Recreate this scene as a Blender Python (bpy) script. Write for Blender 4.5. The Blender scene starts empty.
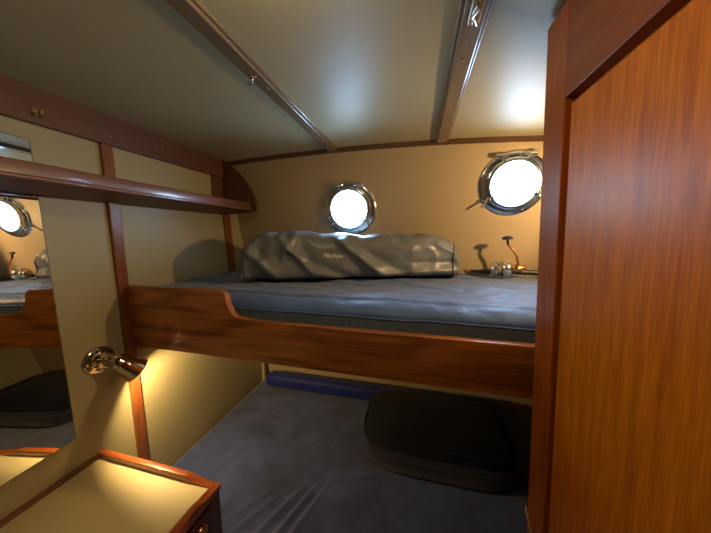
import bpy, bmesh, math, random
from mathutils import Vector, Matrix, noise
random.seed(7)
scn = bpy.context.scene
COL = scn.collection
PI = math.pi

# ------------------------------------------------------------------ camera (at the origin, metres; z is up, y runs towards the hull side)
cam_d = bpy.data.cameras.new('camera'); cam = bpy.data.objects.new('camera', cam_d); COL.objects.link(cam)
cam_d.sensor_width = 36.0; cam_d.lens = 252.486 / 711 * 36.0; cam_d.clip_start = 0.01
ca, cb, cf = Vector((.97117, .23784, -.00526)), Vector((-.02456, .12221, .9922)), Vector((-.2366, .9636, -.1246))
ca.normalize(); cf = (cf - ca * cf.dot(ca)).normalized(); cb = ca.cross(cf)
M3 = Matrix((ca, cb, -cf)).transposed()
cam.matrix_world = M3.to_4x4()
scn.camera = cam

# ------------------------------------------------------------------ helpers
def tag(o, label=None, cat=None, group=None, kind=None):
    if label: o['label'] = label
    if cat: o['category'] = cat
    if group: o['group'] = group
    if kind: o['kind'] = kind
    return o

def wloc(o):
    v = Vector((0, 0, 0))
    while o is not None:
        v += o.location; o = o.parent
    return v

def thing(name, loc, label=None, cat=None, group=None, kind=None):
    o = bpy.data.objects.new(name, None); COL.objects.link(o); o.location = loc
    o.empty_display_size = .05
    return tag(o, label, cat, group, kind)

def obj(name, bm, mat, parent=None, smooth=False, auto=None):
    """links bm (built in world coordinates) as one mesh object"""
    bmesh.ops.recalc_face_normals(bm, faces=bm.faces)
    vs = [v.co for v in bm.verts]
    if parent is not None: off = wloc(parent)
    else:
        off = Vector(((min(v.x for v in vs) + max(v.x for v in vs)) / 2, (min(v.y for v in vs) + max(v.y for v in vs)) / 2, min(v.z for v in vs)))
    bmesh.ops.translate(bm, vec=-off, verts=bm.verts)
    me = bpy.data.meshes.new(name); bm.to_mesh(me); bm.free()
    me.materials.append(mat)
    if smooth:
        for p in me.polygons: p.use_smooth = True
        if auto:
            try: me.set_sharp_from_angle(angle=math.radians(auto))
            except Exception: pass
    o = bpy.data.objects.new(name, me); COL.objects.link(o)
    if parent is not None: o.parent = parent
    else: o.location = off
    return o

def struct(name, bm, mat, parent=None, **k):
    o = obj(name, bm, mat, parent, **k)
    if parent is None: o['kind'] = 'structure'
    return o

def merge(bm, other):
    me = bpy.data.meshes.new('tmp'); other.to_mesh(me); other.free(); bm.from_mesh(me); bpy.data.meshes.remove(me)

def box(x0, x1, y0, y1, z0, z1, bev=0, seg=2, bm=None, M=None):
    b = bmesh.new(); bmesh.ops.create_cube(b, size=1)
    for v in b.verts:
        v.co = Vector((x0 + (v.co.x + .5) * (x1 - x0), y0 + (v.co.y + .5) * (y1 - y0), z0 + (v.co.z + .5) * (z1 - z0)))
    if bev: bmesh.ops.bevel(b, geom=b.edges[:], offset=bev, segments=seg, profile=.5, affect='EDGES')
    if M: bmesh.ops.transform(b, matrix=M, verts=b.verts)
    if bm is None: return b
    merge(bm, b); return bm

def frame_of(n):
    n = Vector(n).normalized()
    u = Vector((0, 0, 1)).cross(n)
    if u.length < 1e-3: u = Vector((1, 0, 0))
    u.normalize(); return u, n.cross(u), n

def lathe(prof, o, n, seg=32, bm=None, closed=False):
    """prof: (radius, height) pairs, spun about the axis n through o"""
    b = bmesh.new(); u, w, n = frame_of(n); o = Vector(o); rings = []
    for r, h in prof:
        if r < 1e-6: rings.append([b.verts.new(o + n * h)])
        else: rings.append([b.verts.new(o + n * h + u * (r * math.cos(2 * PI * k / seg)) + w * (r * math.sin(2 * PI * k / seg))) for k in range(seg)])
    pairs = list(zip(rings, rings[1:]))
    if closed: pairs.append((rings[-1], rings[0]))
    for p, q in pairs:
        for k in range(seg):
            k2 = (k + 1) % seg
            if len(p) == 1 and len(q) == 1: continue
            if len(p) == 1: b.faces.new((p[0], q[k], q[k2]))
            elif len(q) == 1: b.faces.new((p[k], q[0], p[k2]))
            else: b.faces.new((p[k], q[k], q[k2], p[k2]))
    if bm is None: return b
    merge(bm, b); return bm

def tube(pts, r, seg=10, bm=None, cap=True):
    b = bmesh.new(); pts = [Vector(p) for p in pts]; rs = r if isinstance(r, (list, tuple)) else [r] * len(pts)
    t0 = (pts[1] - pts[0]).normalized(); u, w, _ = frame_of(t0); rings = []
    for i, p in enumerate(pts):
        t = (pts[min(i + 1, len(pts) - 1)] - pts[max(i - 1, 0)]).normalized()
        u = (u - t * u.dot(t)).normalized(); w = t.cross(u)
        rings.append([b.verts.new(p + (u * math.cos(2 * PI * k / seg) + w * math.sin(2 * PI * k / seg)) * rs[i]) for k in range(seg)])
    for p, q in zip(rings, rings[1:]):
        for k in range(seg): b.faces.new((p[k], q[k], q[(k + 1) % seg], p[(k + 1) % seg]))
    if cap: b.faces.new(rings[0]); b.faces.new(rings[-1][::-1])
    if bm is None: return b
    merge(bm, b); return bm

def prism(poly, axis, a0, a1, bev=0, seg=3):
    """2D outline extruded along axis ('x': (y,z), 'y': (x,z), 'z': (x,y)); bevel rounds the rim edges"""
    b = bmesh.new()
    def P(p, a): return {'x': (a, p[0], p[1]), 'y': (p[0], a, p[1]), 'z': (p[0], p[1], a)}[axis]
    v0 = [b.verts.new(P(p, a0)) for p in poly]; v1 = [b.verts.new(P(p, a1)) for p in poly]
    b.faces.new(v0); b.faces.new(v1[::-1]); n = len(poly)
    for k in range(n): b.faces.new((v0[k], v0[(k + 1) % n], v1[(k + 1) % n], v1[k]))
    if bev:
        es = [e for e in b.edges if (e.verts[0] in v0 and e.verts[1] in v0) or (e.verts[0] in v1 and e.verts[1] in v1)]
        bmesh.ops.bevel(b, geom=es, offset=bev, segments=seg, profile=.5, affect='EDGES')
    return b

def fbm(x, y, z, o=4):
    return noise.fractal(Vector((x, y, z)), 1.0, 2.0, o)

def sstep(a, b, x):
    t = min(1, max(0, (x - a) / (b - a))); return t * t * (3 - 2 * t)

# ------------------------------------------------------------------ materials
def newmat(name):
    m = bpy.data.materials.new(name); m.use_nodes = True; nt = m.node_tree; nt.nodes.clear()
    out = nt.nodes.new('ShaderNodeOutputMaterial'); p = nt.nodes.new('ShaderNodeBsdfPrincipled')
    nt.links.new(p.outputs[0], out.inputs[0]); return m, nt, p, out

def rgb(c): return (c[0], c[1], c[2], 1)
def lin(r, g, b):
    f = lambda v: (v / 255 / 12.92) if v <= 10 else ((v / 255 + .055) / 1.055) ** 2.4
    return (f(r), f(g), f(b))

def mapped(nt, scale=(1, 1, 1), rot=(0, 0, 0)):
    tc = nt.nodes.new('ShaderNodeTexCoord'); mp = nt.nodes.new('ShaderNodeMapping')
    mp.inputs['Scale'].default_value = scale; mp.inputs['Rotation'].default_value = rot
    nt.links.new(tc.outputs['Object'], mp.inputs[0]); return mp

def tex_noise(nt, vec, scale, detail=4, rough=.6, dist=0):
    n = nt.nodes.new('ShaderNodeTexNoise'); n.inputs['Scale'].default_value = scale; n.inputs['Detail'].default_value = detail
    n.inputs['Roughness'].default_value = rough; n.inputs['Distortion'].default_value = dist
    nt.links.new(vec, n.inputs['Vector']); return n

def ramp(nt, fac, stops):
    r = nt.nodes.new('ShaderNodeValToRGB'); e = r.color_ramp.elements
    while len(e) < len(stops): e.new(.5)
    for i, (p, c) in enumerate(stops): e[i].position = p; e[i].color = rgb(c)
    nt.links.new(fac, r.inputs[0]); return r

def bump(nt, p, h, strength, dist=.002):
    b = nt.nodes.new('ShaderNodeBump'); b.inputs['Strength'].default_value = strength; b.inputs['Distance'].default_value = dist
    nt.links.new(h, b.inputs['Height']); nt.links.new(b.outputs[0], p.inputs['Normal']); return b

def plain(name, c, rough=.5, metal=0, coat=0, nscale=0, nstr=.1, var=0, spec=.5, sheen=0, ndist=.002):
    m, nt, p, out = newmat(name)
    p.inputs['Base Color'].default_value = rgb(c); p.inputs['Roughness'].default_value = rough; p.inputs['Metallic'].default_value = metal
    p.inputs['Coat Weight'].default_value = coat; p.inputs['Specular IOR Level'].default_value = spec; p.inputs['Sheen Weight'].default_value = sheen
    if nscale or var:
        mp = mapped(nt); n = tex_noise(nt, mp.outputs[0], nscale or 8, 5)
        if nscale: bump(nt, p, n.outputs['Fac'], nstr, ndist)
        if var:
            n2 = tex_noise(nt, mp.outputs[0], 5, 4)
            r = ramp(nt, n2.outputs['Fac'], [(.25, tuple(v * (1 - var) for v in c)), (.75, tuple(min(1, v * (1 + var)) for v in c))])
            nt.links.new(r.outputs[0], p.inputs['Base Color'])
    return m

def wood(name, axis, dark, light, rough=.3, coat=.5, rings=0, fine=1.0, coat_rough=.12, spec=.5):
    """varnished teak with the grain running along axis"""
    m, nt, p, out = newmat(name)
    k = {'x': 0, 'y': 1, 'z': 2}[axis]
    s = [26.0] * 3; s[k] = 1.6
    mp = mapped(nt, tuple(s)); n1 = tex_noise(nt, mp.outputs[0], 1.4 * fine, 5, .62, .4)
    s2 = [150.0] * 3; s2[k] = 5.0
    mp2 = mapped(nt, tuple(s2)); n2 = tex_noise(nt, mp2.outputs[0], 1.2 * fine, 4, .7)
    mix = nt.nodes.new('ShaderNodeMath'); mix.operation = 'MULTIPLY_ADD'; mix.inputs[1].default_value = .45
    nt.links.new(n2.outputs['Fac'], mix.inputs[0])
    hf = nt.nodes.new('ShaderNodeMath'); hf.operation = 'MULTIPLY'; hf.inputs[1].default_value = .55
    nt.links.new(n1.outputs['Fac'], hf.inputs[0]); nt.links.new(hf.outputs[0], mix.inputs[2])
    fac = mix.outputs[0]
    if rings:
        s3 = [9.0] * 3; s3[k] = 1.3
        mp3 = mapped(nt, tuple(s3)); nn = tex_noise(nt, mp3.outputs[0], .9, 2, .45, .2)
        mu = nt.nodes.new('ShaderNodeMath'); mu.operation = 'MULTIPLY'; mu.inputs[1].default_value = 34.0
        nt.links.new(nn.outputs['Fac'], mu.inputs[0])
        si = nt.nodes.new('ShaderNodeMath'); si.operation = 'SINE'; nt.links.new(mu.outputs[0], si.inputs[0])
        ad = nt.nodes.new('ShaderNodeMath'); ad.operation = 'MULTIPLY_ADD'; ad.inputs[1].default_value = rings
        nt.links.new(si.outputs[0], ad.inputs[0]); nt.links.new(fac, ad.inputs[2]); fac = ad.outputs[0]
    mid = tuple((a + b) / 2 for a, b in zip(dark, light))
    r = ramp(nt, fac, [(.3, dark), (.5, mid), (.7, light)])
    nt.links.new(r.outputs[0], p.inputs['Base Color'])
    p.inputs['Specular IOR Level'].default_value = spec
    p.inputs['Roughness'].default_value = rough; p.inputs['Coat Weight'].default_value = coat; p.inputs['Coat Roughness'].default_value = coat_rough
    bump(nt, p, n2.outputs['Fac'], .12, .001)
    return m

TD, TL = lin(96, 40, 14), lin(176, 92, 40)
M_rail = wood('teak_rail', 'x', lin(104, 56, 22), lin(196, 122, 62), .28, .6, rings=.09)
M_wx = wood('teak_x', 'x', TD, TL)
M_wy = wood('teak_y', 'y', lin(84, 50, 34), lin(134, 86, 62), .35, .4)
M_wz = wood('teak_z', 'z', lin(88, 46, 22), lin(152, 88, 46))
M_beam = wood('teak_beam', 'y', lin(78, 46, 32), lin(110, 70, 50), .5, .1)
M_doorpanel = wood('teak_door_panel', 'z', lin(160, 72, 0), lin(236, 140, 6), .42, .12, spec=.28, fine=1.8, coat_rough=.36)
M_doorframe = wood('teak_door_frame', 'z', lin(134, 60, 10), lin(188, 100, 24), .38, .15, coat_rough=.25, spec=.3)
M_doorrail = wood('teak_door_top_rail', 'y', lin(110, 54, 16), lin(166, 96, 34), .42, .1, coat_rough=.25, spec=.25)
M_trim = wood('teak_ceiling_trim', 'y', lin(92, 80, 60), lin(134, 116, 90), .35, .5)
M_cab = wood('mahogany_cabinet', 'z', lin(60, 24, 10), lin(110, 52, 22), .3, .5)
M_wall = plain('cream_wall_laminate', lin(166, 157, 124), .42, nscale=60, nstr=.04, spec=.4)
M_hull = plain('beige_hull_lining', lin(176, 156, 124), .5, nscale=90, nstr=.12, spec=.35)
M_ceil = plain('gloss_cream_ceiling', lin(176, 168, 134), .46, nscale=16, nstr=.3, spec=.38, ndist=.003)
M_top = plain('cream_cabinet_laminate', lin(216, 202, 156), .5, spec=.5)
M_floor = wood('teak_floor', 'x', lin(70, 36, 18), lin(120, 66, 32), .4, .3)
M_chrome = plain('chrome', (.80, .81, .82), .16, metal=1)
M_nickel = plain('polished_nickel', (.68, .64, .56), .12, metal=1)
M_brass = plain('aged_brass', (.62, .46, .26), .28, metal=1)
M_copper = plain('copper_anodised', (.85, .36, .14), .25, metal=1)
M_silver = plain('reel_silver', (.78, .76, .72), .22, metal=1)
M_black = plain('black_plastic', (.012, .012, .013), .35)
M_mirror = plain('mirror_silvering', (.86, .87, .86), 0, metal=1)
M_mirror_edge = plain('mirror_dark_edge', (.12, .10, .06), .35)
M_cord = plain('white_cord', lin(225, 215, 190), .5)
M_letter = plain('cream_thread', lin(235, 225, 195), .6)

def fabric(name, c1, c2, rough, sc, bstr, sheen=0, weave=0, spec=.3, patch=4, bdist=.003):
    m, nt, p, out = newmat(name); mp = mapped(nt)
    n = tex_noise(nt, mp.outputs[0], patch, 6, .65); r = ramp(nt, n.outputs['Fac'], [(.3, c1), (.7, c2)])
    nt.links.new(r.outputs[0], p.inputs['Base Color']); p.inputs['Roughness'].default_value = rough
    p.inputs['Sheen Weight'].default_value = sheen; p.inputs['Sheen Roughness'].default_value = .5; p.inputs['Specular IOR Level'].default_value = spec
    b = tex_noise(nt, mp.outputs[0], sc, 5, .7); bump(nt, p, b.outputs['Fac'], bstr, bdist)
    return m
M_sheet = fabric('blue_grey_sheet', lin(62, 92, 146), lin(86, 116, 172), .45, 26, .5, .25, bdist=.006)
M_sheet_side = fabric('dark_knit_side', lin(66, 84, 102), lin(116, 134, 150), .85, 260, .8, .1, patch=220)
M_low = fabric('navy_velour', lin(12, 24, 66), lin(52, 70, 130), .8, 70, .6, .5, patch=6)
M_low_side = fabric('navy_velour_side', lin(34, 40, 52), lin(50, 56, 70), .85, 90, .4, .2)
M_roll = fabric('royal_blue_cloth', lin(16, 26, 98), lin(24, 36, 118), .6, 90, .3, .1)
M_cush = fabric('near_black_fabric', lin(5, 9, 24), lin(10, 16, 34), .8, 120, .4, .05)
M_cush2 = fabric('charcoal_mauve_fabric', lin(22, 24, 42), lin(34, 34, 54), .8, 120, .4, .2)
M_bag = fabric('grey_nylon', lin(104, 107, 110), lin(120, 123, 126), .34, 9, .35, 0, spec=.5, bdist=.012)
M_bagpipe = plain('grey_piping', lin(70, 68, 70), .5)

# glass that lets daylight straight through: transparent + a fresnel reflection
gm = bpy.data.materials.new('window_glass'); gm.use_nodes = True; nt = gm.node_tree; nt.nodes.clear()
go = nt.nodes.new('ShaderNodeOutputMaterial'); gt = nt.nodes.new('ShaderNodeBsdfTransparent'); gg = nt.nodes.new('ShaderNodeBsdfGlossy')
gg.inputs['Roughness'].default_value = .02; gt.inputs[0].default_value = (.97, .99, 1, 1)
gf = nt.nodes.new('ShaderNodeFresnel'); gf.inputs[0].default_value = 1.45; gx = nt.nodes.new('ShaderNodeMixShader')
ge = nt.nodes.new('ShaderNodeNewGeometry'); g1 = nt.nodes.new('ShaderNodeMath'); g1.operation = 'SUBTRACT'; g1.inputs[0].default_value = 1; nt.links.new(ge.outputs['Backfacing'], g1.inputs[1])
g2 = nt.nodes.new('ShaderNodeMath'); g2.operation = 'MULTIPLY'; nt.links.new(gf.outputs[0], g2.inputs[0]); nt.links.new(g1.outputs[0], g2.inputs[1])
nt.links.new(g2.outputs[0], gx.inputs[0]); nt.links.new(gt.outputs[0], gx.inputs[1]); nt.links.new(gg.outputs[0], gx.inputs[2]); nt.links.new(gx.outputs[0], go.inputs[0])
M_glass = gm

def emit(name, c, s):
    m = bpy.data.materials.new(name); m.use_nodes = True; n = m.node_tree; n.nodes.clear()
    o = n.nodes.new('ShaderNodeOutputMaterial'); e = n.nodes.new('ShaderNodeEmission'); e.inputs[0].default_value = rgb(c); e.inputs[1].default_value = s
    n.links.new(e.outputs[0], o.inputs[0]); return m

# ------------------------------------------------------------------ levels and planes
XL, XR, YF, ZF = -1.2, .95, -1.25, -1.45
def wy(z): return 1.538 - .2 * z          # inner face of the leaning hull side
def cz(x): return .488 - .034 * (x + .33) ** 2   # cambered ceiling
Z_UP, Z_LO = -.232, -1.15

# floor, ceiling, walls
struct('floor', box(XL - .02, XR + .02, YF - .02, 1.9, ZF - .03, ZF), M_floor)
b = bmesh.new(); N = 40; lo = []; hi = []
for i in range(N + 1):
    x = XL - .03 + (XR - XL + .06) * i / N
    lo.append((b.verts.new((x, YF - .03, cz(x))), b.verts.new((x, 1.6, cz(x))))); hi.append((b.verts.new((x, YF - .03, cz(x) + .04)), b.verts.new((x, 1.6, cz(x) + .04))))
for i in range(N):
    b.faces.new((lo[i][0], lo[i + 1][0], lo[i + 1][1], lo[i][1])); b.faces.new((hi[i][0], hi[i][1], hi[i + 1][1], hi[i + 1][0]))
    b.faces.new((lo[i][0], hi[i][0], hi[i + 1][0], lo[i + 1][0])); b.faces.new((lo[i][1], lo[i + 1][1], hi[i + 1][1], hi[i][1]))
b.faces.new((lo[0][0], lo[0][1], hi[0][1], hi[0][0])); b.faces.new((lo[N][0], hi[N][0], hi[N][1], lo[N][1]))
struct('ceiling', b, M_ceil, smooth=True, auto=40)
side = [(YF, ZF), (wy(ZF) + .04, ZF), (wy(.53) + .04, .53), (YF, .53)]
struct('wall_left', prism(side, 'x', XL - .04, XL), M_wall)
struct('wall_right', prism(side, 'x', XR, XR + .04), M_wall)
struct('wall_back', box(XL, XR, YF - .04, YF, ZF, .53), M_wall)

# hull side with the two round openings
PH = [(-.402, .156), (.462, .254)]
UPV = Vector((0, -.2, 1)).normalized(); NRM = Vector((0, -1, -.2)).normalized()   # up along the wall; towards the cabin
b = bmesh.new(); edges = []
def loop(pts):
    vs = [b.verts.new(p) for p in pts]
    for k in range(len(vs)): edges.append(b.edges.new((vs[k], vs[(k + 1) % len(vs)])))
loop([(XL - .04, wy(ZF), ZF), (XR + .04, wy(ZF), ZF), (XR + .04, wy(.53), .53), (XL - .04, wy(.53), .53)])
for px, pz in PH:
    c = Vector((px, wy(pz), pz)); loop([c + Vector((1, 0, 0)) * (.118 * math.cos(a)) + UPV * (.118 * math.sin(a)) for a in [2 * PI * k / 48 for k in range(48)]])
res = bmesh.ops.triangle_fill(b, use_beauty=True, use_dissolve=False, edges=edges)
fs = [f for f in b.faces]
ext = bmesh.ops.extrude_face_region(b, geom=fs)
bmesh.ops.translate(b, vec=-NRM * .05, verts=[g for g in ext['geom'] if isinstance(g, bmesh.types.BMVert)])
struct('wall_hull_side', b, M_hull)

# portholes
def porthole(idx, px, pz, spin, handle):
    c = Vector((px, wy(pz), pz)); X = Vector((1, 0, 0))
    root = thing('window_%d' % idx, c, kind='structure')
    def at(r, deg, h=0):
        a = math.radians(deg + spin); return c + X * (r * math.cos(a)) + UPV * (r * math.sin(a)) + NRM * h
    ring = obj('flange', lathe([(.117, -.05), (.117, .002), (.12, .012), (.127, .014), (.129, .010), (.150, .009), (.156, .007), (.160, .003), (.160, -.002), (.119, -.05)], c, NRM, 64), M_chrome, root, True, 35)
    obj('opening_frame', lathe([(.106, .010), (.106, .026), (.109, .034), (.113, .036), (.116, .033), (.121, .033), (.127, .030), (.1285, .024), (.1285, .014), (.122, .012), (.108, .008)], c, NRM, 64, closed=True), M_chrome, root, True, 40)
    obj('glass_pane', lathe([(0, .016), (.1075, .016), (.1075, .020), (0, .020)], c, NRM, 48), M_glass, root)
    for k in range(8):
        obj('screw', lathe([(0, .0135), (.005, .013), (.0066, .009)], at(.143, 22 + 45 * k), NRM, 12), M_nickel, ring, True)
    for d in (66, 114):
        m = at(.152, d, .024); ax = X * math.cos(math.radians(spin)) + UPV * math.sin(math.radians(spin))
        h = lathe([(0, -.031), (.008, -.031), (.0115, -.027), (.0115, -.010), (.010, -.009), (.010, .009), (.0115, .010), (.0115, .027), (.008, .031), (0, .031)], m, ax, 14)
        tube([m, at(.122, d, .028)], .008, 8, h); tube([m - NRM * .018, m], .010, 8, h)
        obj('hinge', h, M_chrome, root, True, 40)
    for d, out in handle:
        m = at(.132, d, .030)
        h = lathe([(0, .014), (.008, .012), (.011, .004), (.011, -.014), (0, -.014)], m, NRM, 14)
        e = at(.132 + out, d + 3, .052)
        tube([m, m.lerp(e, .5) + NRM * .004, e], [.006, .0045, .0065], 8, h)
        tube([at(.104, d, .031), m], .008, 8, h)
        obj('clamp_handle', h, M_chrome, root, True, 40)
    return root
porthole(1, *PH[0], 0, [(218, .028), (322, .028)])
porthole(2, *PH[1], 2, [(212, .050), (330, .02)])

# ------------------------------------------------------------------ trims
def strip_y(x0, x1, y0, y1):
    xm = (x0 + x1) / 2; z = cz(xm); b = box(x0, x1, y0, y1, z - .007, z + .01, .002)
    box(x0 + .009, x1 - .009, y0, y1, z - .016, z - .004, .003, 2, b); return b
t1 = struct('trim_1', strip_y(-.518, -.456, YF, 1.445), M_trim)
t2 = struct('trim_2', strip_y(.074, .140, YF, 1.445), M_trim)
for t, xx, ys in ((t1, -.481, (.79, 1.15)), (t2, .106, (.79, 1.2))):
    for y in ys: obj('screw', lathe([(0, -.0185), (.004, -.018), (.0045, -.015)], (xx, y, cz(xx)), (0, 0, 1), 10), M_brass, t)
# along the ceiling / hull-side corner, following the camber
b = bmesh.new(); prev = None
for i in range(31):
    x = XL + (XR - XL) * i / 30; z = cz(x)
    q = [b.verts.new(p) for p in ((x, wy(z) + .01, z + .01), (x, wy(z) - .014, z + .005), (x, wy(z) - .014, z - .016), (x, wy(z) - .004, z - .022), (x, wy(z) + .012, z - .022))]
    if prev:
        for k in range(5): b.faces.new((prev[k], q[k], q[(k + 1) % 5], prev[(k + 1) % 5]))
    prev = q
struct('trim_3', b, wood('teak_cornice', 'x', lin(70, 46, 32), lin(104, 72, 52), .4, .3))
# posts on the left bulkhead
struct('trim_4', box(XL - .005, XL + .014, .757, .796, ZF, .358, .003), M_wz)
b = bmesh.new()
pts = [(1.372, .13), (1.424, .13), (1.472, -.60), (1.415, -.60)]
struct('trim_5', prism([(y, z) for y, z in pts], 'x', XL - .004, XL + .016, .003), M_wz)
# beam at the top of the left bulkhead
t6 = struct('trim_6', box(XL - .005, XL + .022, YF, 1.40, .354, cz(XL) + .004, .004), M_beam)
for y in (.785, 1.264):
    obj('screw_cap', lathe([(0, .004), (.004, .003), (.005, 0)], (XL + .022, y, .386), (1, 0, 0), 12), M_chrome, t6, True)
# pale corner batten of the lower berth
struct('trim_7', box(XL - .004, XL + .02, 1.688, 1.72, ZF, -.60, .003), M_wall)

# coat hooks on the beam
def hook(x, y, z, n, label, name='coat_hook'):
    n = Vector(n); r = thing(name, (x, y, z), label, 'hook', 'small brass coat hooks along the wall beam')
    dn = Vector((0, 0, -1)); o = Vector((x, y, z))
    obj('hook_plate', lathe([(0, .003), (.008, .003), (.011, 0)], o, n, 16), M_brass, r, True, 40)
    pts = [o, o + n * .018 + dn * .004, o + n * .026 + dn * .014, o + n * .030 + dn * .006, o + n * .033 - dn * .006]
    obj('hook_arm', tube(pts, [.004, .004, .0038, .0036, .0045], 8), M_brass, r, True)
hook(XL + .022, .583, .386, (1, 0, 0), 'small brass hook on the wall beam above the mirror')
hook(XL + .022, .968, .386, (1, 0, 0), 'small brass hook on the wall beam above the middle wall panel')
r = thing('ceiling_hook', (-.490, .726, cz(-.49) - .016), 'small bright hook under the left ceiling batten', 'hook')
o0 = Vector((-.490, .726, cz(-.49) - .016))
obj('hook_plate', lathe([(0, -.003), (.007, -.003), (.009, 0)], o0, (0, 0, 1), 14), M_chrome, r, True, 40)
obj('hook_arm', tube([o0, o0 + Vector((-.006, 0, -.012)), o0 + Vector((-.018, .004, -.018)), o0 + Vector((-.026, .006, -.008))], .003, 8), M_chrome, r, True)
r = thing('ceiling_latch', (.108, .64, cz(.108) - .016), 'twisted metal catch plate on the right ceiling batten', 'latch')
o0 = Vector((.108, .64, cz(.108) - .016))
obj('latch_plate', box(o0.x - .012, o0.x + .012, o0.y - .05, o0.y + .03, o0.z - .004, o0.z, .0015), M_nickel, r)
obj('latch_hook', tube([o0 + Vector((-.006, -.04, -.004)), o0 + Vector((.004, -.02, -.012)), o0 + Vector((-.005, 0, -.008)), o0 + Vector((.005, .018, -.012)), o0 + Vector((0, .03, -.004))], .0035, 8), M_chrome, r, True)

# ------------------------------------------------------------------ mirror on the left bulkhead (leans a touch)
MR = thing('wall_mirror', (XL + .016, .568, -.2), 'tall frameless mirror on the left wall behind the shelf', 'mirror')
def slant(b):
    for v in b.verts:
        if v.co.y > .5: v.co.y += .004 - .018 * (.303 - v.co.z)
    return b
b = slant(box(XL + .0155, XL + .0175, .17, .568, -.716, .303)); gl = obj('mirror_glass', b, M_mirror, MR)
b = slant(box(XL + .0115, XL + .0170, .168, .5705, -.7185, .3055)); obj('mirror_edge', b, M_mirror_edge, MR)
MR.rotation_euler = (0, -math.radians(1.7), math.radians(3.9))

# ------------------------------------------------------------------ shelf
S = thing('wall_shelf', (-1.1, .6, .124), 'long teak wall shelf running above mirror with raised front lip', 'shelf')
b = prism([(XL + .001, .128), (XL + .001, .146), (-1.005, .172), (-1.005, .153)], 'y', .578, 1.378)
merge(b, prism([(XL + .040, .131), (XL + .040, .149), (-1.005, .172), (-1.005, .153)], 'y', -.6, .578))
obj('shelf_board', b, M_beam, S)
obj('front_lip', box(-1.014, -.994, -.6, 1.378, .152, .196, .005, 3), M_wy, S, True, 40)
obj('lower_bead', box(-1.006, -.988, -.6, 1.378, .148, .160, .004, 3), M_wy, S, True, 40)
pr = [(XL + .002, .128), (-.957, .146), (-.960, .18), (-.964, .213), (-.977, .26), (-1.013, .315), (-1.058, .37), (-1.126, .425), (-1.15, .452), (XL + .002, .452)]
obj('end_board', prism(pr, 'y', 1.378, 1.398, .003), M_beam, S)
obj('wall_cleat', box(XL + .001, XL + .012, 1.298, 1.378, .15, .356, .002), M_beam, S)

# ------------------------------------------------------------------ upper berth
UB = thing('upper_bunk', (-.13, .83, -.50), 'upper bunk frame with varnished teak front rail, high at its left end', 'bunk')
def arc(cx, cz_, r, a0, a1, n=8): return [(cx + r * math.cos(math.radians(a0 + (a1 - a0) * k / n)), cz_ + r * math.sin(math.radians(a0 + (a1 - a0) * k / n))) for k in range(n + 1)]
zt, zl = -.206, -.317
poly = [(XL + .015, -.474), (XL + .015, zt)]
poly += [(-.9, zt + .002)] + arc(-.724, zt - .028, .028, 90, 12, 7)
poly += [(-.690, -.254)] + arc(-.645, -.268, .044, 185, 262, 7)[0:] + [(-.60, -.3145), (-.54, zl)]
poly += [(XR - .001, zl), (XR - .001, -.481)]
rb = prism(poly, 'y', .783, .810, .006, 3)
obj('front_rail', rb, M_rail, UB, True, 35)
obj('base_board', box(XL + .001, XR - .001, .812, 1.60, -.482, -.466), M_wx, UB)
obj('rear_ledge', prism([(1.60, -.49), (wy(-.49), -.49), (wy(-.455), -.455), (1.60, -.455)], 'x', XL + .001, XR - .001), M_wall, UB)

def grid_solid(nx, ny, f):
    """f(i/nx, j/ny) -> Vector; open sheet"""
    b = bmesh.new(); g = [[b.verts.new(f(i / nx, j / ny)) for j in range(ny + 1)] for i in range(nx + 1)]
    for i in range(nx):
        for j in range(ny): b.faces.new((g[i][j], g[i + 1][j], g[i + 1][j + 1], g[i][j + 1]))
    return b, g

def up_top(x, y):
    z = Z_UP + .010 * fbm(x * 2.2, y * 3.2, 3, 3)
    z += .006 * fbm(x * 7, y * 9, 8, 4)
    cr = fbm(x * 3.0 + 5, y * 5.0, 11, 3)
    z += .008 * max(0, 1 - abs(cr) * 7) * (0.3 + .7 * sstep(.85, 1.1, y))
    return z
XA, XB = XL + .017, XR - .004
prof = []
def up_f(u, v):
    x = XA + (XB - XA) * u
    # v: 0 front bottom .. .22 seam .. .34 rounded .. 1 back
    if v < .15: y, z = .838, -.455 + (v / .15) * .167
    elif v < .32:
        a = (v - .15) / .17 * PI / 2; y = .838 + .075 * (1 - math.cos(a)); z = -.288 + .044 * math.sin(a)
        z += (up_top(x, y) - Z_UP) * math.sin(a)
    else:
        y = .913 + (v - .32) / .68 * (wy(Z_UP) - .013 - .913); z = up_top(x, y) - .004
    return Vector((x, y, z))
b, g = grid_solid(170, 90, up_f)
# close underneath
bot0 = [b.verts.new((r_[0].co.x, .838, -.460)) for r_ in g]; bot1 = [b.verts.new((r_[0].co.x, 1.562, -.460)) for r_ in g]
for i in range(len(g) - 1):
    b.faces.new((g[i][0], g[i + 1][0], bot0[i + 1], bot0[i])); b.faces.new((bot0[i], bot0[i + 1], bot1[i + 1], bot1[i])); b.faces.new((bot1[i], bot1[i + 1], g[i + 1][-1], g[i][-1]))
b.faces.new([v for v in g[0]] + [bot1[0], bot0[0]]); b.faces.new([v for v in g[-1]] + [bot1[-1], bot0[-1]])
UM = obj('mattress', b, M_sheet, None, True, 60)
tag(UM, 'blue-grey sheeted mattress on the upper bunk under the portholes', 'mattress')
UM.data.materials.append(M_sheet_side)
for p in UM.data.polygons:
    c = p.center + UM.location
    if c.z < -.284: p.material_index = 1
pts = [(x, .8375, -.287 + .003 * fbm(x * 4, 0, 0)) for x in [XA + (XB - XA) * k / 80 for k in range(81)]]
pp = obj('seam_piping', tube(pts, .0035, 6), M_sheet, UM, True)

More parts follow.
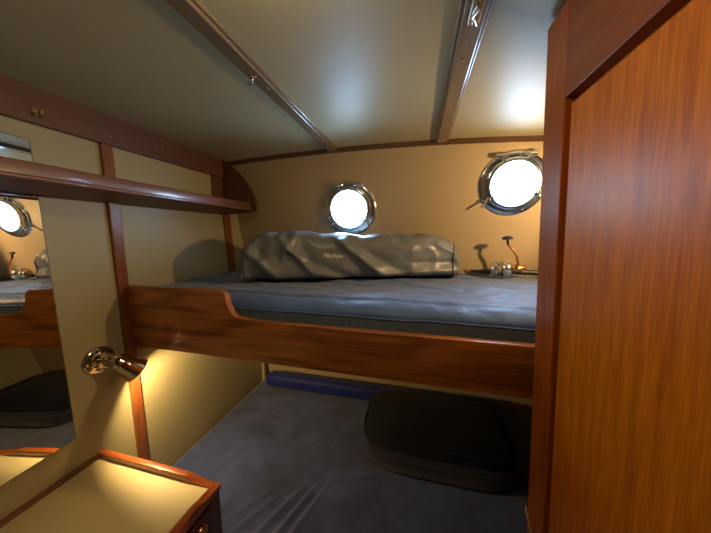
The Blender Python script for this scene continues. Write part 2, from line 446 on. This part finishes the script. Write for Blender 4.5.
# ------------------------------------------------------------------ lower berth
LB = thing('lower_bunk', (-.1, 1.2, ZF), 'low teak base of the lower bunk under the navy mattress', 'bunk')
obj('bunk_base', box(XL + .001, XR - .001, .70, 1.72, ZF + .001, -1.266), M_cab, LB)
obj('front_board', box(-.63, XR - .001, .655, .680, ZF + .001, -1.22, .004), M_wx, LB)
def lo_z(x, y):
    z = Z_LO + .006 * fbm(x * 2.2, y * 2.2, 5, 3) + .0015 * fbm(x * 16, y * 16, 2, 3)
    # gathered folds near the front edge, running away from the viewer and to the right
    for (x0, y0, x1, y1, amp, w) in FOLDS:
        dx, dy = x1 - x0, y1 - y0; L = math.hypot(dx, dy); t = ((x - x0) * dx + (y - y0) * dy) / L / L
        d = abs((x - x0) * dy - (y - y0) * dx) / L
        if -.15 < t < 1.1: z += .6 * amp * math.exp(-(d / w) ** 2) * sstep(1.1, .6, t) * sstep(-.15, .1, t)
    return z
FOLDS = [(-.60, .67, -.478, .955, .014, .011), (-.56, .67, -.44, .975, -.006, .010), (-.53, .67, -.415, .985, .016, .010), (-.50, .67, -.39, .98, -.006, .010), (-.47, .67, -.36, 1.03, .012, .011),
         (-.68, .70, -.54, .93, .008, .012), (-.74, .72, -.60, .92, .006, .014), (-.30, 1.02, -.12, 1.10, .005, .02)]
LX0, LX1, LY0 = XL + .018, XR - .004, .682
def lo_f(u, v):
    x = LX0 + (LX1 - LX0) * u
    if v < .06: y, z = LY0, -1.26 + v / .06 * .085
    elif v < .14:
        a = (v - .06) / .08 * PI / 2; y = LY0 + .03 * (1 - math.cos(a)); z = -1.175 + (lo_z(x, y) + 1.175) * math.sin(a)
    else:
        y = LY0 + .03 + (v - .14) / .86 * (wy(Z_LO) - .012 - LY0 - .03); z = lo_z(x, y)
    e = min(x - LX0, LX1 - x)
    if e < .02 and z > -1.2: z -= .02 * (1 - math.sqrt(max(0, 1 - (1 - e / .02) ** 2)))
    return Vector((x, y, z))
b, g = grid_solid(260, 150, lo_f)
b0 = [b.verts.new((r_[0].co.x, LY0, -1.261)) for r_ in g]; b1 = [b.verts.new((r_[0].co.x, 1.71, -1.261)) for r_ in g]
for i in range(len(g) - 1):
    b.faces.new((g[i][0], g[i + 1][0], b0[i + 1], b0[i])); b.faces.new((b0[i], b0[i + 1], b1[i + 1], b1[i])); b.faces.new((b1[i], b1[i + 1], g[i + 1][-1], g[i][-1]))
b.faces.new([v for v in g[0]] + [b1[0], b0[0]]); b.faces.new([v for v in g[-1]] + [b1[-1], b0[-1]])
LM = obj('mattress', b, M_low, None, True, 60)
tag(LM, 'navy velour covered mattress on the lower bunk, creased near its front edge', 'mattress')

# rolled blanket: slightly squared roll along the back of the lower bunk
RX0, RX1 = -1.088, .45
b = bmesh.new(); rings = []
n = 32
for i in range(61):
    u = i / 60; x = RX0 + (RX1 - RX0) * u; ring = []
    yc = 1.615; 
    endk = 1 - .25 * max(0, 1 - u / .012) - .25 * max(0, (u - .99) / .01)
    for k in range(n):
        a = 2 * PI * k / n; c, s = math.cos(a), math.sin(a)
        rr = 1 / ((abs(c) ** 3.2 + abs(s) ** 3.2) ** (1 / 3.2))
        w = 1 + .03 * fbm(x * 4, a, 1, 2)
        ring.append(b.verts.new((x, yc + .050 * rr * c * w * endk, Z_LO + .056 + .052 * rr * s * w * endk + .004)))
    rings.append(ring)
for p, q in zip(rings, rings[1:]):
    for k in range(n): b.faces.new((p[k], q[k], q[(k + 1) % n], p[(k + 1) % n]))
b.faces.new(rings[0]); b.faces.new(rings[-1][::-1])
tag(obj('rolled_mat', b, M_roll, None, True, 50), 'long royal blue roll lying along the back of the lower bunk', 'rolled mat')

# two stacked cushions
def pillow(x0, x1, y0, y1, z0, z1, r, dome, name, mat, label, sag=0, seed=0):
    b = bmesh.new(); nx, ny = 48, 36
    cx, cy, hx, hy = (x0 + x1) / 2, (y0 + y1) / 2, (x1 - x0) / 2, (y1 - y0) / 2
    zm = (z0 + z1) / 2
    prof = [(0.0, -1)] + [(t, -1) for t in (.3, .55, .75, .88)] + [(.96, -.86), (.99, -.5), (1.0, 0), (.99, .5), (.96, .86)] + [(t, 1) for t in (.88, .75, .55, .3)] + [(0.0, 1)]
    seg = 72; rings = []
    for s, h in prof:
        ring = []
        for k in range(seg):
            a = 2 * PI * k / seg; c, sn = math.cos(a), math.sin(a); e = 5.0
            q = 1 / ((abs(c) ** e + abs(sn) ** e) ** (1 / e)); x = cx + hx * q * c * s; y = cy + hy * q * sn * s
            hz = (z1 - z0) / 2
            z = zm + h * hz
            if h > 0: z += dome * (1 - s ** 2) + .006 * fbm(x * 5 + seed, y * 5, z, 3) - sag * sstep(.5, 1, (x - x0) / (x1 - x0))
            ring.append(b.verts.new((x, y, z)))
        rings.append(ring)
    for p, q in zip(rings[1:], rings[2:-1]):
        for k in range(seg): b.faces.new((p[k], q[k], q[(k + 1) % seg], p[(k + 1) % seg]))
    for rg, nb in ((rings[0], rings[1]), (rings[-1], rings[-2])):
        c = b.verts.new(sum((v.co for v in rg), Vector()) / seg)
        for k in range(seg): b.faces.new((c, nb[k], nb[(k + 1) % seg]))
        for v in rg: b.verts.remove(v)
    o = tag(obj(name, b, mat, None, True), label, 'cushion')
    for h in (-.72, .72):
        pts = []
        for k in range(seg + 1):
            a = 2 * PI * k / seg; c, sn = math.cos(a), math.sin(a); e = 5.0; q = 1 / ((abs(c) ** e + abs(sn) ** e) ** (1 / e))
            pts.append((cx + hx * q * c * .982, cy + hy * q * sn * .982, zm + h * (z1 - z0) / 2 - (sag * sstep(.5, 1, (cx + hx * q * c - x0) / (x1 - x0)) if h > 0 else 0)))
        obj('piping', tube(pts, .0045, 6), mat, o, True)
    return o
pillow(-.235, .46, 1.085, 1.55, Z_LO + .010, Z_LO + .096, .05, .003, 'cushion', M_cush2, 'dark grey-mauve cushion on the lower bunk, beneath the black one')
pillow(-.262, .48, 1.11, 1.555, Z_LO + .104, Z_LO + .158, .05, .026, 'cushion', M_cush, 'black rounded cushion stacked on top of the dark grey one on the lower bunk', sag=.0, seed=4)

# ------------------------------------------------------------------ long nylon bag on the upper bunk
tops = [(-.845, -.11), (-.83, -.05), (-.80, -.008), (-.74, .012), (-.635, .018), (-.5, .010), (-.39, .005), (-.25, .002), (-.094, .002), (.037, .006), (.10, -.006), (.165, -.030), (.195, -.065), (.215, -.125)]
def interp(tb, x):
    if x <= tb[0][0]: return tb[0][1]
    for (a, va), (c, vc) in zip(tb, tb[1:]):
        if x <= c: return va + (vc - va) * sstep(0, 1, (x - a) / (c - a)) if c > a else vc
    return tb[-1][1]
BX0, BX1 = -.845, .215
def bag_s(u, a):
    """u along the bag, a around it (0 = towards the hull, 90 = top, 180 = front)"""
    x = BX0 + (BX1 - BX0) * u
    yf = 1.01 + (1.395 - 1.01) * ((x + .84) / 1.05); yb = min(yf + .30 - .14 * u, 1.55)
    top = interp(tops, x); zb = Z_UP + .014
    cy, hy, cz_, hz = (yf + yb) / 2, (yb - yf) / 2, (top + zb) / 2, (top - zb) / 2
    c, s = math.cos(a), math.sin(a); e = 2.6 if s > 0 else 5
    q = 1 / ((abs(c) ** e + abs(s) ** e) ** (1 / e))
    y = cy + hy * q * c; z = cz_ + hz * q * s
    fr = sstep(.2, -.5, c)      # front-ness
    tp = sstep(.1, .8, s)
    # broad drape folds, slanting down to the right from the crest
    w = 0
    for (x0, z0, x1, z1, amp, wd) in BF:
        dx, dz = x1 - x0, z1 - z0; L = math.hypot(dx, dz); t = ((x - x0) * dx + (z - z0) * dz) / L / L
        d = ((x - x0) * dz - (z - z0) * dx) / L
        k = sstep(-.12, .12, t) * sstep(1.12, .85, t); w += amp * math.exp(-(d / wd) ** 2) * k
    w += .012 * fbm(x * 4, z * 6, 2, 3) + .006 * (1 - 3 * abs(fbm(x * 6 + z * 5, z * 7 - x * 3, 4, 2)))
    y -= fr * w * .8
    r = 1 - abs(fbm(x * 5.5 + 2, y * 4, z * 5, 3)) * 2.2
    z += tp * .012 * max(-.5, r) * (1 - sstep(-.3, .1, x) * .7) - tp * .004
    z = max(z, Z_UP + .012); y = min(y, wy(z) - .008)
    x += (.04 - .35 * (y - yf)) * (1 - u) + .10 * (y - yf) * u
    return Vector((x, y, z))
BF = [(-.86, -.02, -.66, -.23, .022, .022), (-.68, .0, -.50, -.20, .020, .016), (-.74, .0, -.80, -.20, -.012, .03), (-.60, .0, -.66, -.12, .016, .016),
      (-.42, .0, -.18, -.20, .026, .020), (-.36, -.02, -.05, -.21, -.014, .022), (-.20, -.20, .20, -.185, .020, .014), (-.1, -.14, .19, -.145, -.012, .014), (.08, -.04, .2, -.10, .014, .014),
      (-.55, -.12, -.30, -.23, -.016, .022), (-.50, -.18, -.35, -.235, .014, .016)]
b = bmesh.new(); nu, nv = 200, 96; rings = []
for i in range(nu + 1):
    rings.append([b.verts.new(bag_s(i / nu, 2 * PI * k / nv)) for k in range(nv)])
for p, q in zip(rings, rings[1:]):
    for k in range(nv): b.faces.new((p[k], q[k], q[(k + 1) % nv], p[(k + 1) % nv]))
for rg, dx in ((rings[0], -.022), (rings[-1], .008)):
    c = sum((v.co for v in rg), Vector()) / nv; prevr = rg
    for s_ in (.8, .5, .2):
        nr = [b.verts.new(c.lerp(v.co, s_) + Vector((dx * (1 - s_ ** 2), 0, 0))) for v in rg]
        for k in range(nv): b.faces.new((prevr[k], nr[k], nr[(k + 1) % nv], prevr[(k + 1) % nv]))
        prevr = nr
    b.faces.new(prevr)
BAG = tag(obj('storage_bag', b, M_bag, None, True, 80), 'long wrinkled grey nylon bag with cream script lettering on the upper bunk', 'bag')
for uu in (.968, .012):
    obj('end_piping', tube([bag_s(uu, 2 * PI * k / 60) for k in range(61)], .0045, 6), M_bagpipe, BAG, True)
# lettering wrapped on the front
cu = bpy.data.curves.new('t', 'FONT'); cu.body = 'MacRabe'; cu.size = .032; cu.shear = .55; cu.space_character = .82; cu.extrude = 0; cu.offset = 0
to = bpy.data.objects.new('t', cu); COL.objects.link(to); bpy.context.view_layer.update()
me = bpy.data.meshes.new_from_object(to.evaluated_get(bpy.context.evaluated_depsgraph_get())); bpy.data.objects.remove(to)
b = bmesh.new(); b.from_mesh(me); bpy.data.meshes.remove(me)
bmesh.ops.subdivide_edges(b, edges=[e for e in b.edges if e.calc_length() > .004], cuts=1)
for v in b.verts:
    u = (-.475 + v.co.x * .97 - BX0) / (BX1 - BX0); a = PI - (v.co.y - v.co.x * .05 - .002) * 8.5
    p = bag_s(u, a); p2 = bag_s(u, a + .02); q2 = bag_s(u + .003, a); nn = (p2 - p).cross(q2 - p).normalized()
    if nn.y > 0: nn = -nn
    v.co = p + nn * .0015
obj('lettering', b, M_letter, BAG)

# ------------------------------------------------------------------ fishing rod with reel, lying along the hull side
RZ, RY = Z_UP + .029, 1.503
RS = 1
FR = thing('fishing_rod', (.45, RY, RZ), 'fishing rod with silver and copper reel on the upper bunk right of the bag', 'fishing rod')
obj('rod_handle', tube([(.262, RY, RZ), (.34, RY, RZ), (.36, RY, RZ), (.60, RY, RZ), (.90, RY + .01, RZ)], [.009, .009, .0125, .0135, .0145], 14), M_black, FR, True)
obj('rod_ferrule', lathe([(0, -.024), (.006, -.024), (.0115, -.018), (.0115, .006), (.0125, .010), (0, .010)], (.278, RY, RZ), (1, 0, 0), 16), M_copper, FR, True, 40)
rl = obj('reel_body', lathe([(0, -.002), (.016, 0), (.021, .010), (.019, .03), (.016, .055), (.011, .066), (0, .068)], (.480, RY - .040, RZ + .024), (1, 0, .05), 24), M_copper, FR, True, 50)
b = lathe([(0, -.014), (.026, -.014), (.029, -.007), (.030, 0), (.038, .003), (.039, .010), (.032, .014), (.031, .034), (.043, .040), (.048, .052), (.047, .070), (.036, .082), (.014, .088), (0, .088)], (.392, RY - .040, RZ + .020), (1, 0, .05), 32)
obj('reel_spool', b, M_silver, FR, True, 40)
sp = lathe([(.0305, .014), (.0335, .016), (.0335, .032), (.0305, .034)], (.392, RY - .040, RZ + .020), (1, 0, .05), 32)
obj('fishing_line', sp, plain('fishing_line', lin(120, 110, 90), .4), FR, True)
obj('reel_foot', tube([(.50, RY - .03, RZ + .02), (.48, RY - .012, RZ + .008), (.47, RY - .010, RZ)], .007, 8), M_black, FR, True)
bl = [(.435, RY - .040 + .040 * math.cos(t), RZ + .018 + .044 * math.sin(t)) for t in [math.radians(d) for d in range(20, 165, 12)]]
bl = [(x - .030 * math.sin(k / (len(bl) - 1) * PI), y, z) for k, (x, y, z) in enumerate(bl)]
obj('bail_arm', tube(bl, .0028, 8), M_silver, FR, True)
hp = [(.498, RY - .052, RZ + .026), (.499, RY - .062, RZ + .050), (.492, RY - .064, RZ + .088), (.478, RY - .064, RZ + .116), (.448, RY - .064, RZ + .150)]
obj('crank_arm', tube(hp, [.009, .008, .006, .006, .0055], 10), M_copper, FR, True)
kb = tube([(.448, RY - .064, RZ + .148), (.444, RY - .064, RZ + .180)], [.0055, .006], 10)
obj('knob_stem', kb, M_black, FR, True)
b = lathe([(0, -.004), (.018, -.004), (.026, 0), (.025, .007), (.014, .014), (0, .016)], (.444, RY - .064, RZ + .178), (-.06, 0, 1), 20)
for v in b.verts: v.co.y = RY - .064 + (v.co.y - RY + .064) * .45
obj('crank_knob', b, M_black, FR, True, 50)

# ------------------------------------------------------------------ bedside cabinet
CZ = -.862; CXR = -.648; CY1 = .645; CY0 = -.25
CB = thing('bedside_cabinet', (-.92, .3, ZF), 'low dark teak cabinet with cream top and fiddle rails below the mirror', 'cabinet')
obj('body', box(XL + .001, CXR - .004, CY0, CY1 - .004, ZF + .001, CZ - .012), M_cab, CB)
obj('top_panel', box(XL + .002, CXR - .01, CY0, CY1 - .01, CZ - .011, CZ), M_top, CB)
def rounded_rail(poly_, axis, a0, a1): return prism(poly_, axis, a0, a1, .004, 3)
# back fiddle: raised from the wall to x=-.77, sloping down to the low border
obj('back_fiddle_rail', rounded_rail([(XL + .001, CZ - .016), (CXR - .022, CZ - .016), (CXR - .022, CZ + .0055), (-.735, CZ + .006), (-.757, CZ + .017), (-.785, CZ + .022), (XL + .001, CZ + .022)], 'y', .622, CY1), M_wx, CB, True, 35)
obj('side_fiddle_rail', rounded_rail([(CY0, CZ - .016), (CY1 - .001, CZ - .016), (CY1 - .001, CZ + .006), (.585, CZ + .006), (.565, CZ + .017), (.54, CZ + .022), (CY0, CZ + .022)], 'x', CXR - .024, CXR + .003), wood('teak_side', 'y', TD, TL), CB, True, 35)
obj('wall_batten', box(XL + .001, XL + .014, CY0, .622, CZ - .002, CZ + .016, .003), M_wy, CB, True, 40)
dr = obj('drawer', box(CXR - .006, CXR + .006, .12, .60, -1.03, -.895, .003), M_cab, CB)
pull = lathe([(.0, .010), (.012, .010), (.018, .006), (.020, 0)], (CXR + .006, .553, -.935), (1, 0, 0), 20)
tube([(CXR + .012, .553 + .014 * math.cos(t), -.945 + .014 * math.sin(t)) for t in [2 * PI * k / 16 for k in range(17)]], .0025, 6, pull)
obj('ring_pull', pull, M_copper, dr, True, 40)
obj('cupboard_door', box(CXR - .006, CXR + .006, .12, .60, ZF + .05, -1.05, .003), M_cab, CB)

# ------------------------------------------------------------------ reading lamps
def reading_lamp(base, n, head, d, label, energy, col, ang=95):
    n = Vector(n).normalized(); base = Vector(base); head = Vector(head); d = Vector(d).normalized()
    L = thing('reading_lamp', base, label, 'lamp')
    obj('wall_plate', lathe([(0, .014), (.030, .016), (.035, .013), (.037, .009), (.046, .009), (.051, .006), (.054, .002), (.054, 0), (0, 0)], base, n, 40), M_nickel, L, True, 30)
    k = base + n * .042
    a = tube([base + n * .012, k], .008, 12); lathe([(0, -.016), (.010, -.013), (.016, 0), (.010, .013), (0, .016)], k, n, 20, a)
    obj('swivel_arm', a, M_nickel, L, True, 40)
    j = tube([k, head - d * .004], [.008, .009], 12); side = d.cross(Vector((0, 0, 1))).normalized()
    lathe([(0, -.014), (.006, -.014), (.006, .014), (0, .014)], k.lerp(head, .6) + Vector((0, 0, .012)), side, 12, j)
    obj('knuckle', j, M_nickel, L, True, 40)
    sh = lathe([(0, 0), (.014, 0), (.024, .003), (.032, .012), (.033, .026), (.0345, .028), (.0345, .032), (.034, .034), (.042, .075), (.048, .098), (.0465, .098), (.040, .074), (.032, .034), (.030, .014), (0, .010)], head, d, 40)
    s = obj('lamp_shade', sh, M_nickel, L, True, 30)
    bl = head + d * .030
    obj('bulb', lathe([(0, -.018), (.009, -.016), (.010, 0), (.013, .012), (.009, .022), (0, .026)], bl, d, 16), emit('warm_bulb', col, 25), L, True)
    ld = bpy.data.lights.new('lamp_light', 'SPOT'); ld.energy = energy; ld.color = col; ld.spot_size = math.radians(ang); ld.spot_blend = .35; ld.shadow_soft_size = .012
    lo = bpy.data.objects.new('lamp_light', ld); COL.objects.link(lo); lo.parent = L
    lo.location = head + d * .066 - base; lo.rotation_euler = (-d).to_track_quat('Z', 'Y').to_euler()
    return L
WARM = (1.0, .60, .20)
reading_lamp((XL, .668, -.482), (1, 0, 0), (XL + .074, .668, -.470), (.32, .60, -.72), 'polished swivel reading lamp on the left wall, lit, beside the mirror', 24.0, (1.0, .68, .28), 165)
reading_lamp((XR, .97, .17), (-1, 0, 0), (XR - .085, 1.0, .17), (-.88, .36, -.12), 'polished swivel reading lamp on the right wall, lit, over the upper bunk', 26.0, (1.0, .64, .28), 130)

# ceiling lamp above and behind the viewer
CL = thing('ceiling_lamp', (-.20, .31, cz(-.20)), 'round domed cabin lamp on the ceiling between the two battens, lit', 'lamp')
zc = cz(-.20)
obj('lamp_base', lathe([(0, 0), (.105, 0), (.105, -.012), (.096, -.018), (.088, -.016), (0, -.014)], (-.20, .31, zc), (0, 0, 1), 40), M_brass, CL, True, 40)
obj('lamp_diffuser', lathe([(.088, -.016), (.090, -.048), (.078, -.066), (.042, -.077), (0, -.080)], (-.20, .31, zc), (0, 0, 1), 32), emit('warm_diffuser', (1.0, .76, .42), 24), CL, True)

# ------------------------------------------------------------------ door standing open on the right (leans with the bulkhead)
def dx(z): return .298 - .0375 * z
D = thing('door_1', (.31, .43, ZF), kind='structure')
DZ0, DZ1, DY0, DY1, TH = ZF + .02, .469, -.30, .736, .034
def shear(b):
    for v in b.verts: v.co.x += dx(v.co.z)
    return b
obj('stile', shear(box(0, TH, .648, DY1, DZ0, DZ1, .002)), M_doorframe, D)
obj('stile', shear(box(0, TH, DY0, DY0 + .12, DZ0, DZ1, .002)), M_doorframe, D)
obj('rail', shear(box(.0004, TH - .0004, DY0 + .12, .648, .278, DZ1, .0015)), M_doorrail, D)
obj('rail', shear(box(.0004, TH - .0004, DY0 + .12, .648, DZ0, DZ0 + .2, .0015)), M_doorrail, D)
pb = box(.024, TH - .006, DY0 + .115, .652, DZ0 + .19, .283)
box(.009, .0242, DY0 + .130, .641, DZ0 + .212, .264, .002, 2, pb)
obj('panel', shear(pb), M_doorpanel, D)
# pale cord hooked by the door's lower edge
tag(obj('cord', tube([(.303, .692, -.735), (.3045, .690, -.748), (.314, .690, -.785), (.322, .690, -.812), (.3225, .690, -.86), (.325, .692, -1.05)], .0022, 8), M_cord, None, True), 'thin pale cord hanging down against the lower far edge of the door', 'cord')

# ------------------------------------------------------------------ daylight
W = bpy.data.worlds.new('sky'); scn.world = W; W.use_nodes = True; nt = W.node_tree; nt.nodes.clear()
wo = nt.nodes.new('ShaderNodeOutputWorld'); bg = nt.nodes.new('ShaderNodeBackground'); tc = nt.nodes.new('ShaderNodeTexCoord')
nz = nt.nodes.new('ShaderNodeTexNoise'); nz.inputs['Scale'].default_value = 5; nz.inputs['Detail'].default_value = 4
nt.links.new(tc.outputs['Generated'], nz.inputs['Vector'])
rp = nt.nodes.new('ShaderNodeValToRGB'); rp.color_ramp.elements[0].position = .35; rp.color_ramp.elements[0].color = (.34, .62, 1, 1); rp.color_ramp.elements[1].position = .65; rp.color_ramp.elements[1].color = (.60, .81, 1, 1)
nt.links.new(nz.outputs['Fac'], rp.inputs[0]); nt.links.new(rp.outputs[0], bg.inputs[0]); bg.inputs[1].default_value = 42.0
nt.links.new(bg.outputs[0], wo.inputs[0])
PORTAL = True
if PORTAL:
  for px, pz in PH:
      ld = bpy.data.lights.new('sky_portal', 'AREA'); ld.shape = 'DISK'; ld.size = .24; ld.cycles.is_portal = True
      lo = bpy.data.objects.new('sky_portal', ld); COL.objects.link(lo)
      c = Vector((px, wy(pz), pz)) - NRM * .055; lo.location = c; lo.rotation_euler = (-NRM).to_track_quat('Z', 'Y').to_euler()

# ------------------------------------------------------------------ view
vs = scn.view_settings; vs.view_transform = 'Standard'; vs.look = 'None'; vs.exposure = 0.0; vs.gamma = 1.0
try: vs.use_curve_mapping = False
except Exception: pass
scn.cycles.max_bounces = 10; scn.cycles.diffuse_bounces = 6; scn.cycles.sample_clamp_indirect = 6
